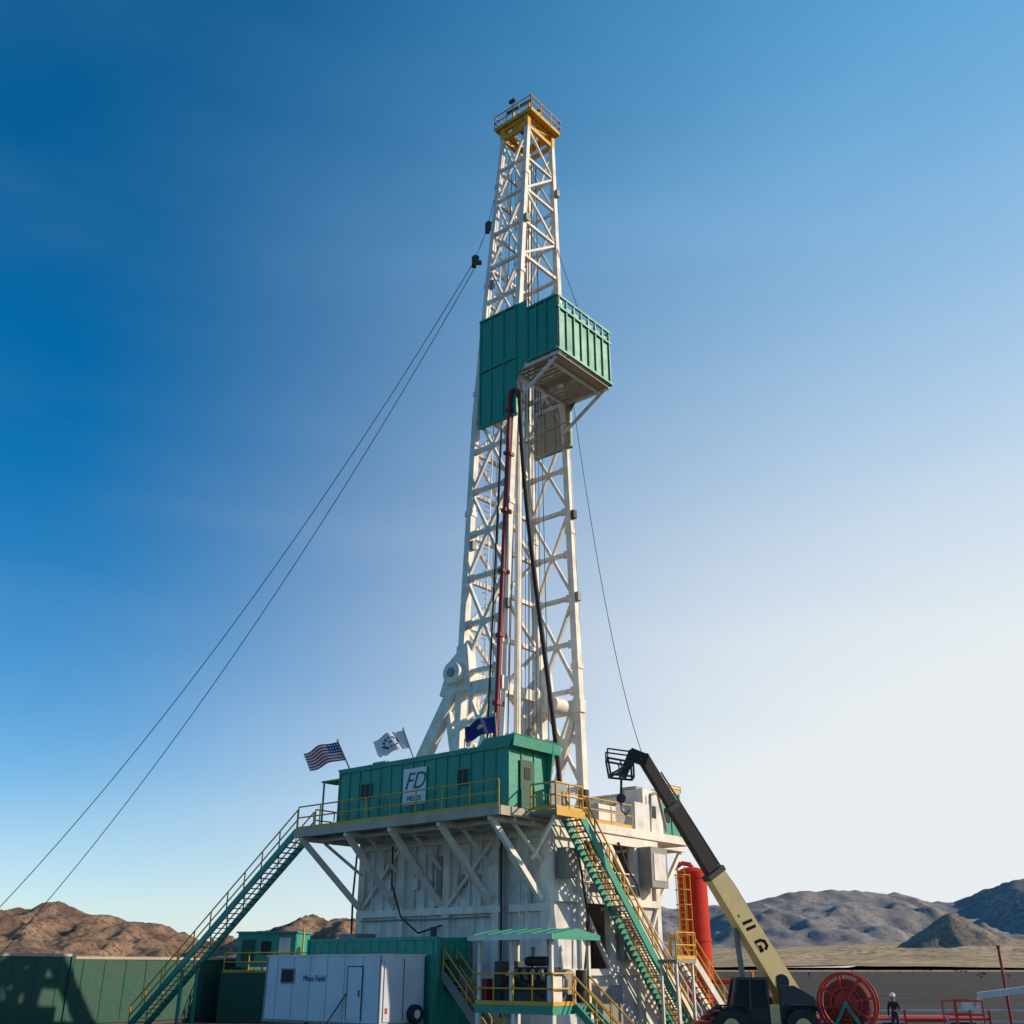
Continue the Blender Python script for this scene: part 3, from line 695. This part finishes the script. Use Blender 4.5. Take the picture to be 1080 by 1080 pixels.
# ================================================================== boom lift at right edge
g = group("boom_lift", Vector((24,50,0)))
b = B("lift_body", g, WW)
b.beam((20.6,50,1.75),(24.6,50,2.2),.2,.26,WALL); b.beam((24.4,50,2.2),(27.6,50,2.2),.42,.5,WALL); b.beam((20.7,50,1.8),(20.4,50,1.0),.16,.16,WALL)
b.box((24.2,49,.55),(27.8,51,1.2),WALL); b.box((25.6,49.1,1.2),(27.6,50.9,1.9),WALL); b.beam((26.8,50,1.9),(27.5,50,2.3),.4,.5,DARK)
for x in (24.9,27.1):
    for y in (48.8,50.8): b.cyl((x,y,.5),(x,y+.35,.5),.5,BLACK,22); b.cyl((x,y-.02,.5),(x,y+.37,.5),.25,WALL,14)
b.box((19.2,49.3,.45),(20.4,50.7,.55),RED)
for z in (1.0,1.55):
    for a_,c_ in (((19.2,49.3),(20.4,49.3)),((20.4,49.3),(20.4,50.7)),((20.4,50.7),(19.2,50.7)),((19.2,50.7),(19.2,49.3))): b.beam((*a_,z),(*c_,z),.06,.06,RED)
for x in (19.2,19.8,20.4):
    for y in (49.3,50.7): b.beam((x,y,.5),(x,y,1.55),.05,.05,RED)
b.box((19.5,49.2,1.2),(20.0,49.32,1.5),WALL)
b.finish()
g = group("marker_pole", Vector((22.2,50.8,0)))
b = B("pole", g, WW); b.cyl((22.2,50.8,0),(22.2,50.8,3.7),.06,DRED,10); b.box((22.0,50.6,0),(22.4,51.0,.15),STEEL); b.cyl((22.2,50.8,3.7),(22.2,50.8,3.8),.09,DRED,10); b.finish()
g = group("safety_barrier", Vector((18,54,0)))
b = B("barrier_rails", g, WW)
for i in range(8):
    x=12.6+i*2.0
    b.beam((x,54,0),(x,54,1.05),.08,.08,RED if i%2 else WALL); b.beam((x,53.6,.04),(x,54.4,.04),.1,.08,DARK)
    b.beam((x,54,1.02),(x+1.98,54,1.02),.06,.08,WALL); b.beam((x,54,.55),(x+1.98,54,.55),.05,.07,WALL if i%3 else RED)
b.finish()
g = group("pipe_rack", Vector((18,56.5,0)))
b = B("pipes", g, WW)
for k in range(7): b.cyl((14.5+.1*k,56+k*.26,.55+.02*(k%2)),(23.5+.2*(k%3),56.6+k*.26,.55),.12,(RED,DRED,STEEL)[k%3],10)
for x in (15.5,19,22.5): b.box((x-.1,55.7,0),(x+.1,58.4,.42),DARK)
b.box((11.9,52.8,0),(13.0,53.6,.9),DARK); b.box((16.0,52.9,0),(16.7,53.5,.7),STEEL)
b.finish()

# ================================================================== worker
def person(name, loc, rotz):
    g = group(name, loc)
    J = {'pel':(0,0,.95,.145),'waist':(0,0,1.1,.13),'chest':(0,-.01,1.32,.165),'neck':(0,0,1.5,.06),'hb':(0,-.01,1.58,.075),'hm':(0,-.02,1.66,.095),'ht':(0,-.01,1.74,.08),
         'sl':(.19,0,1.43,.075),'el':(.26,-.04,1.15,.055),'wl':(.17,-.27,1.1,.035),'hl':(.13,-.35,1.12,.035),
         'sr':(-.19,0,1.43,.075),'er':(-.27,.02,1.14,.055),'wr':(-.25,-.12,.92,.035),'hr':(-.245,-.15,.84,.035),
         'hipl':(.1,0,.9,.1),'kl':(.12,-.03,.5,.07),'al':(.13,.02,.1,.05),'tl':(.14,-.15,.05,.045),
         'hipr':(-.1,0,.9,.1),'kr':(-.13,-.01,.5,.07),'ar':(-.15,.03,.1,.05),'tr':(-.17,-.14,.05,.045)}
    E = [('pel','waist'),('waist','chest'),('chest','neck'),('neck','hb'),('hb','hm'),('hm','ht'),('chest','sl'),('sl','el'),('el','wl'),('wl','hl'),('chest','sr'),('sr','er'),('er','wr'),('wr','hr'),
         ('pel','hipl'),('hipl','kl'),('kl','al'),('al','tl'),('pel','hipr'),('hipr','kr'),('kr','ar'),('ar','tr')]
    ks = list(J); me = bpy.data.meshes.new("sk"); me.from_pydata([J[k][:3] for k in ks],[(ks.index(a),ks.index(c_)) for a,c_ in E],[])
    o = bpy.data.objects.new("sk", me); SC.collection.objects.link(o)
    mod = o.modifiers.new("s",'SKIN')
    for i,k in enumerate(ks): me.skin_vertices[0].data[i].radius = (J[k][3],J[k][3]*(.75 if k in('chest','waist','pel') else 1))
    me.skin_vertices[0].data[0].use_root = True
    sb = o.modifiers.new("ss",'SUBSURF'); sb.levels = 2
    dg = bpy.context.evaluated_depsgraph_get(); ev = o.evaluated_get(dg); m2 = bpy.data.meshes.new_from_object(ev)
    m2.name = "body"; m2.materials.clear()
    for m in (JACKET,PANTS,SKIN,BLACK): m2.materials.append(m)
    for p in m2.polygons:
        c_ = p.center; p.use_smooth = True
        if c_.z > 1.52: p.material_index = 2
        elif c_.z < .14: p.material_index = 3
        elif c_.z < .93 and abs(c_.x) < .22: p.material_index = 1
        elif (c_.x < -.2 and c_.z < .91) or (c_.y < -.29): p.material_index = 2
        else: p.material_index = 0
    bpy.data.objects.remove(o)
    ob = bpy.data.objects.new("body", m2); SC.collection.objects.link(ob); ob.parent = g
    b = B("gear", g, WW, origin=(0,0,0))
    hc = Vector((0,-.02,1.7))
    for i,(r0,z0_,r1,z1_) in enumerate(((.135,0,.13,.06),(.13,.06,.1,.11),(.1,.11,.05,.14),(.05,.14,.01,.15))):
        b.cyl(hc+Vector((0,0,z0_)),hc+Vector((0,0,z1_)),r0,FWHITE,20,r2=r1,world=True)
    b.prism([(-.11,-.1,1.7),(.11,-.1,1.7),(.07,-.22,1.69),(-.07,-.22,1.69)],(0,0,.015),FWHITE)
    b.cyl(Vector((0,-.11,1.645)),Vector((0,-.14,1.63)),.016,SKIN,6,world=True)
    for s in (-1,1):
        b.cyl(Vector((s*.035,-.105,1.665)),Vector((s*.035,-.117,1.665)),.014,BLACK,8,world=True); b.cyl(Vector((s*.09,0,1.65)),Vector((s*.105,0,1.65)),.028,SKIN,8,world=True)
    b.box((-.03,-.112,1.6),(.03,-.104,1.607),DRED)
    for hx,hy,hz,dx,dy,dz in ((.13,-.35,1.12,-.2,-1,.1),(-.245,-.15,.84,0,-.3,-1)):
        dd=Vector((dx,dy,dz)).normalized(); sd=dd.cross(Vector((1,0,0) if abs(dz)>.5 else (0,0,1))).normalized()
        for k,l in enumerate((.07,.085,.09,.08)): s0=Vector((hx,hy,hz))+sd*(k-1.5)*.02; b.cyl(s0,s0+dd*l,.01,SKIN,6,r2=.007,world=True)
        s0=Vector((hx,hy,hz))-sd*.03; b.cyl(s0,s0+(dd-sd).normalized()*.06,.011,SKIN,6,world=True)
    b.finish()
    g.rotation_euler=(0,0,rotz)
person("worker", Vector((17.2,51.2,0)), math.radians(-35))

# ================================================================== ground & hills
def groundmat(name, c1, c2, c3=None, sc=.05, far=None, bumpd=None):
    m = bpy.data.materials.new(name); m.use_nodes=True; nt=m.node_tree; N=nt.nodes; L=nt.links; bs=N["Principled BSDF"]; bs.inputs["Roughness"].default_value=.95
    bs.inputs["Specular IOR Level"].default_value=.15
    tc=N.new("ShaderNodeTexCoord"); n1=N.new("ShaderNodeTexNoise"); n1.inputs["Scale"].default_value=sc; n1.inputs["Detail"].default_value=12; n1.inputs["Roughness"].default_value=.65
    L.new(tc.outputs["Object"],n1.inputs["Vector"])
    cr=N.new("ShaderNodeValToRGB"); cr.color_ramp.elements[0].position=.38; cr.color_ramp.elements[0].color=(*c1,1); cr.color_ramp.elements[1].position=.62; cr.color_ramp.elements[1].color=(*c2,1)
    L.new(n1.outputs[0],cr.inputs[0]); out=cr.outputs[0]
    if c3:
        n2=N.new("ShaderNodeTexNoise"); n2.inputs["Scale"].default_value=sc*9; n2.inputs["Detail"].default_value=8; L.new(tc.outputs["Object"],n2.inputs["Vector"])
        r=N.new("ShaderNodeMapRange"); r.inputs[1].default_value=.5; r.inputs[2].default_value=.6; L.new(n2.outputs[0],r.inputs[0])
        mx=N.new("ShaderNodeMix"); mx.data_type='RGBA'; L.new(r.outputs[0],mx.inputs["Factor"]); L.new(out,mx.inputs["A"]); mx.inputs["B"].default_value=(*c3,1); out=mx.outputs["Result"]
    if far:
        sx=N.new("ShaderNodeSeparateXYZ"); L.new(tc.outputs["Object"],sx.inputs[0])
        nn=N.new("ShaderNodeTexNoise"); nn.inputs["Scale"].default_value=.006; L.new(tc.outputs["Object"],nn.inputs["Vector"])
        ma=N.new("ShaderNodeMath"); ma.operation='MULTIPLY_ADD'; L.new(nn.outputs[0],ma.inputs[0]); ma.inputs[1].default_value=200; L.new(sx.outputs[1],ma.inputs[2])
        r=N.new("ShaderNodeMapRange"); r.inputs[1].default_value=far[0]; r.inputs[2].default_value=far[1]; L.new(ma.outputs[0],r.inputs[0])
        mx=N.new("ShaderNodeMix"); mx.data_type='RGBA'; L.new(r.outputs[0],mx.inputs["Factor"]); L.new(out,mx.inputs["A"]); mx.inputs["B"].default_value=(*far[2],1); out=mx.outputs["Result"]
    L.new(out,bs.inputs["Base Color"])
    bp=N.new("ShaderNodeBump"); bp.inputs["Strength"].default_value=.8; bp.inputs["Distance"].default_value=bumpd or .02; L.new(n1.outputs[0],bp.inputs["Height"]); L.new(bp.outputs[0],bs.inputs["Normal"])
    return m
GM = groundmat("gravel_ground",(.040,.033,.028),(.078,.064,.052),(.036,.031,.027),.08,(800,1000,(.40,.28,.16)))
me = bpy.data.meshes.new("ground"); S=14000
me.from_pydata([(-S,-2000,0),(S,-2000,0),(S,S,0),(-S,S,0)],[],[(0,1,2,3)]); me.materials.append(GM)
o=bpy.data.objects.new("ground",me); SC.collection.objects.link(o)

def pw(T,x):
    if x<=T[0][0]: return T[0][1]
    for a_,c_ in zip(T[:-1],T[1:]):
        if x<=c_[0]:
            t=(x-a_[0])/(c_[0]-a_[0]); return a_[1]+(c_[1]-a_[1])*t
    return T[-1][1]
def hills(name, sky, Y, half, x0, x1, step, mat, amp, fscale, seed, crest=.35, octs=8, smooth=False):
    nx=int((x1-x0)/step)+1; ny=int(2*half/step)+1; V=[];F=[]
    for j in range(ny):
        y=Y-half+2*half*j/(ny-1)
        for i in range(nx):
            x=x0+(x1-x0)*i/(nx-1)
            yc=Y+half*.22*noise.noise(Vector((x*.0018,seed,1)))
            t=min(1,abs(y-yc)/half); prof=max(0,1-t**.95)
            H=pw(sky,x)
            q=Vector((x*fscale+seed,y*fscale,seed*.37))
            r=noise.ridged_multi_fractal(q,.95,2.15,octs,1.0,2.0)-1.1
            n2=noise.fractal(q*4.1,.9,2.1,octs-3)
            sp=noise.ridged_multi_fractal(Vector((x*fscale*1.8,y*fscale*.5,seed)),1.0,2.1,octs-2,1.0,2.0)-1.1
            h=H*prof+((r*amp+sp*amp*.7)*min(1,t*2.5+crest)+n2*amp*.3)*(1-t**3)*min(1,H/60)*min(1,(1-t)*4)
            V.append((x,y,max(-3,h)-1.0))
    for j in range(ny-1):
        for i in range(nx-1):
            k=j*nx+i; F.append((k,k+1,k+nx+1,k+nx))
    me=bpy.data.meshes.new(name); me.from_pydata(V,[],F); me.materials.append(mat)
    if smooth:
        for p in me.polygons: p.use_smooth=True
    o=bpy.data.objects.new(name,me); SC.collection.objects.link(o); return o
HL=groundmat("left_rock",(.15,.09,.06),(.31,.20,.13),(.11,.075,.058),.009,bumpd=5)
HR=groundmat("right_rock_hazed",(.21,.19,.185),(.31,.275,.26),(.17,.162,.17),.005,bumpd=5)  # distance haze put into the base colours: paler, greyer rock for the far range
HF=groundmat("dry_grass_slope",(.34,.235,.135),(.54,.39,.235),(.20,.15,.09),.008,bumpd=1.5)
left=[(-2400,150),(-1700,130),(-1402,134),(-1360,138),(-1324,146),(-1280,143),(-1240,162),(-1215,158),(-1200,148),(-1141,128),(-1100,132),(-1012,112),(-960,106),(-908,82),(-844,56),(-778,62),(-720,84),(-675,96),(-600,114),(-532,131),(-500,122),(-470,128),(-380,112),(-233,85),(0,60),(300,40)]
hills("mountain_range",left,3000,750,-2300,300,10,HL,31,.0052,3.1,.25,8,True)
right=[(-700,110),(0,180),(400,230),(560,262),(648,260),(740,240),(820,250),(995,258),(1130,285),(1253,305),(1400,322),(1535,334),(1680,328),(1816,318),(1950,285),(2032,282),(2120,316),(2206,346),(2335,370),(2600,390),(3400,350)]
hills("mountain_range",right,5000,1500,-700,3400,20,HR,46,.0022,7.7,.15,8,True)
foot=[(-2500,26),(-600,24),(0,30),(500,40),(900,56),(1300,66),(1800,78),(3000,85)]
hills("foothills",foot,2500,1350,-2500,2800,22,HF,8,.004,11.3,.35,7,True)
knoll=[(680,0),(740,14),(800,50),(850,80),(885,98),(905,106),(930,96),(985,66),(1060,30),(1150,10),(1200,0)]
HC=groundmat("hill_rock",(.17,.14,.12),(.28,.23,.185),(.13,.11,.095),.02,bumpd=2)
hills("rocky_knoll",knoll,2250,190,680,1200,6,HC,9,.012,5.3,.4,6,True)
SB = paint("sage_brush", (.075,.075,.045), .9, .4, bump=0)
b = B("desert_shrubs", None, WW)
for i in range(420):
    y=260+R_()**.8*1000; x=(R_()*1.3-.42)*y*.75; s=.5+R_()*.9
    for k in range(9):
        c_=Vector((x+(R_()-.5)*s*1.6,y+(R_()-.5)*s*1.6,R_()*s*.7)); e=[Vector((R_()-.5,R_()-.5,R_()-.2))*s*.9 for _ in range(3)]
        b.add([c_+e[0],c_+e[1],c_+e[2]],[(0,1,2)],SB)
b.finish()

# ================================================================== sky, sun, camera
SAZ, SEL = 88, 25
w=bpy.data.worlds.new("World"); SC.world=w; w.use_nodes=True; nt=w.node_tree; N=nt.nodes; L=nt.links
bg=N["Background"]; bg.inputs[1].default_value=.135
sky=N.new("ShaderNodeTexSky"); sky.sky_type='NISHITA'; sky.sun_disc=False; sky.sun_elevation=math.radians(SEL); sky.sun_rotation=math.radians(SAZ)
sky.air_density=1.0; sky.dust_density=.8; sky.ozone_density=3.0; sky.altitude=1300
hs=N.new("ShaderNodeHueSaturation"); hs.inputs["Saturation"].default_value=1.4; hs.inputs["Value"].default_value=1.1; hs.inputs["Hue"].default_value=.494; L.new(sky.outputs[0],hs.inputs["Color"])
tc=N.new("ShaderNodeTexCoord")
nz=N.new("ShaderNodeVectorMath"); nz.operation='NORMALIZE'; L.new(tc.outputs["Generated"],nz.inputs[0])
def M_(op,a,b_=None,c_=None,clamp=False):
    n=N.new("ShaderNodeMath"); n.operation=op; n.use_clamp=clamp
    for i,v in enumerate((a,b_,c_)):
        if v is None: continue
        if isinstance(v,(int,float)): n.inputs[i].default_value=v
        else: L.new(v,n.inputs[i])
    return n.outputs[0]
dt=N.new("ShaderNodeVectorMath"); dt.operation='DOT_PRODUCT'; L.new(nz.outputs[0],dt.inputs[0])
ga,ge=math.radians(58),math.radians(7); dt.inputs[1].default_value=(math.sin(ga)*math.cos(ge),math.cos(ga)*math.cos(ge),math.sin(ge))
mr=N.new("ShaderNodeMapRange"); mr.interpolation_type='SMOOTHSTEP'; mr.inputs[1].default_value=.12; mr.inputs[2].default_value=1.0; L.new(dt.outputs["Value"],mr.inputs[0])
sx=N.new("ShaderNodeSeparateXYZ"); L.new(nz.outputs[0],sx.inputs[0])
om=M_('SUBTRACT',1.0,M_('MAXIMUM',sx.outputs[2],0.0))
w1=M_('MULTIPLY_ADD',M_('POWER',om,2.2),.75,.62)
glow=M_('MULTIPLY',mr.outputs[0],w1)
hor=M_('MULTIPLY',M_('POWER',om,9.0),.5)
mp=N.new("ShaderNodeMapping"); mp.inputs["Scale"].default_value=(.7,.7,3.0); mp.inputs["Rotation"].default_value=(.1,.25,0); L.new(nz.outputs[0],mp.inputs[0])
cn=N.new("ShaderNodeTexNoise"); cn.inputs["Scale"].default_value=1.6; cn.inputs["Detail"].default_value=5; cn.inputs["Distortion"].default_value=.3; L.new(mp.outputs[0],cn.inputs["Vector"])
cm=N.new("ShaderNodeMapRange"); cm.interpolation_type='SMOOTHSTEP'; cm.inputs[1].default_value=.38; cm.inputs[2].default_value=.85; cm.inputs[4].default_value=.13; L.new(cn.outputs[0],cm.inputs[0])
fac=M_('ADD',M_('ADD',glow,hor),cm.outputs[0],clamp=True)
# haze: whiter low in the sky and close to the sun, bluer higher up
hz=N.new("ShaderNodeMapRange"); hz.interpolation_type='SMOOTHSTEP'; hz.inputs[1].default_value=.22; hz.inputs[2].default_value=.85; L.new(sx.outputs[2],hz.inputs[0])
hc=N.new("ShaderNodeMix"); hc.data_type='RGBA'; L.new(hz.outputs[0],hc.inputs["Factor"]); hc.inputs["A"].default_value=(5.95,6.3,6.5,1); hc.inputs["B"].default_value=(1.3,4.3,7.0,1)
mx=N.new("ShaderNodeMix"); mx.data_type='RGBA'; L.new(fac,mx.inputs["Factor"]); L.new(hs.outputs[0],mx.inputs["A"]); L.new(hc.outputs["Result"],mx.inputs["B"])
L.new(mx.outputs["Result"],bg.inputs[0])

sd=Vector((math.sin(math.radians(SAZ))*math.cos(math.radians(SEL)),math.cos(math.radians(SAZ))*math.cos(math.radians(SEL)),math.sin(math.radians(SEL))))
sl=bpy.data.lights.new("sun",'SUN'); sl.energy=4.6; sl.angle=math.radians(.5); sl.color=(1,.84,.62)
so=bpy.data.objects.new("sun",sl); SC.collection.objects.link(so); so.rotation_euler=sd.to_track_quat('Z','Y').to_euler(); so.location=sd*100
SC.view_settings.view_transform='Standard'; SC.view_settings.look='None'; SC.view_settings.exposure=0
cam=bpy.data.cameras.new("camera"); cam.sensor_width=36; cam.lens=36; cam.clip_end=40000; cam.clip_start=.1
co=bpy.data.objects.new("camera",cam); SC.collection.objects.link(co); co.location=(0,0,2.9); co.rotation_euler=(math.radians(90+23.96),0,0)
SC.camera=co
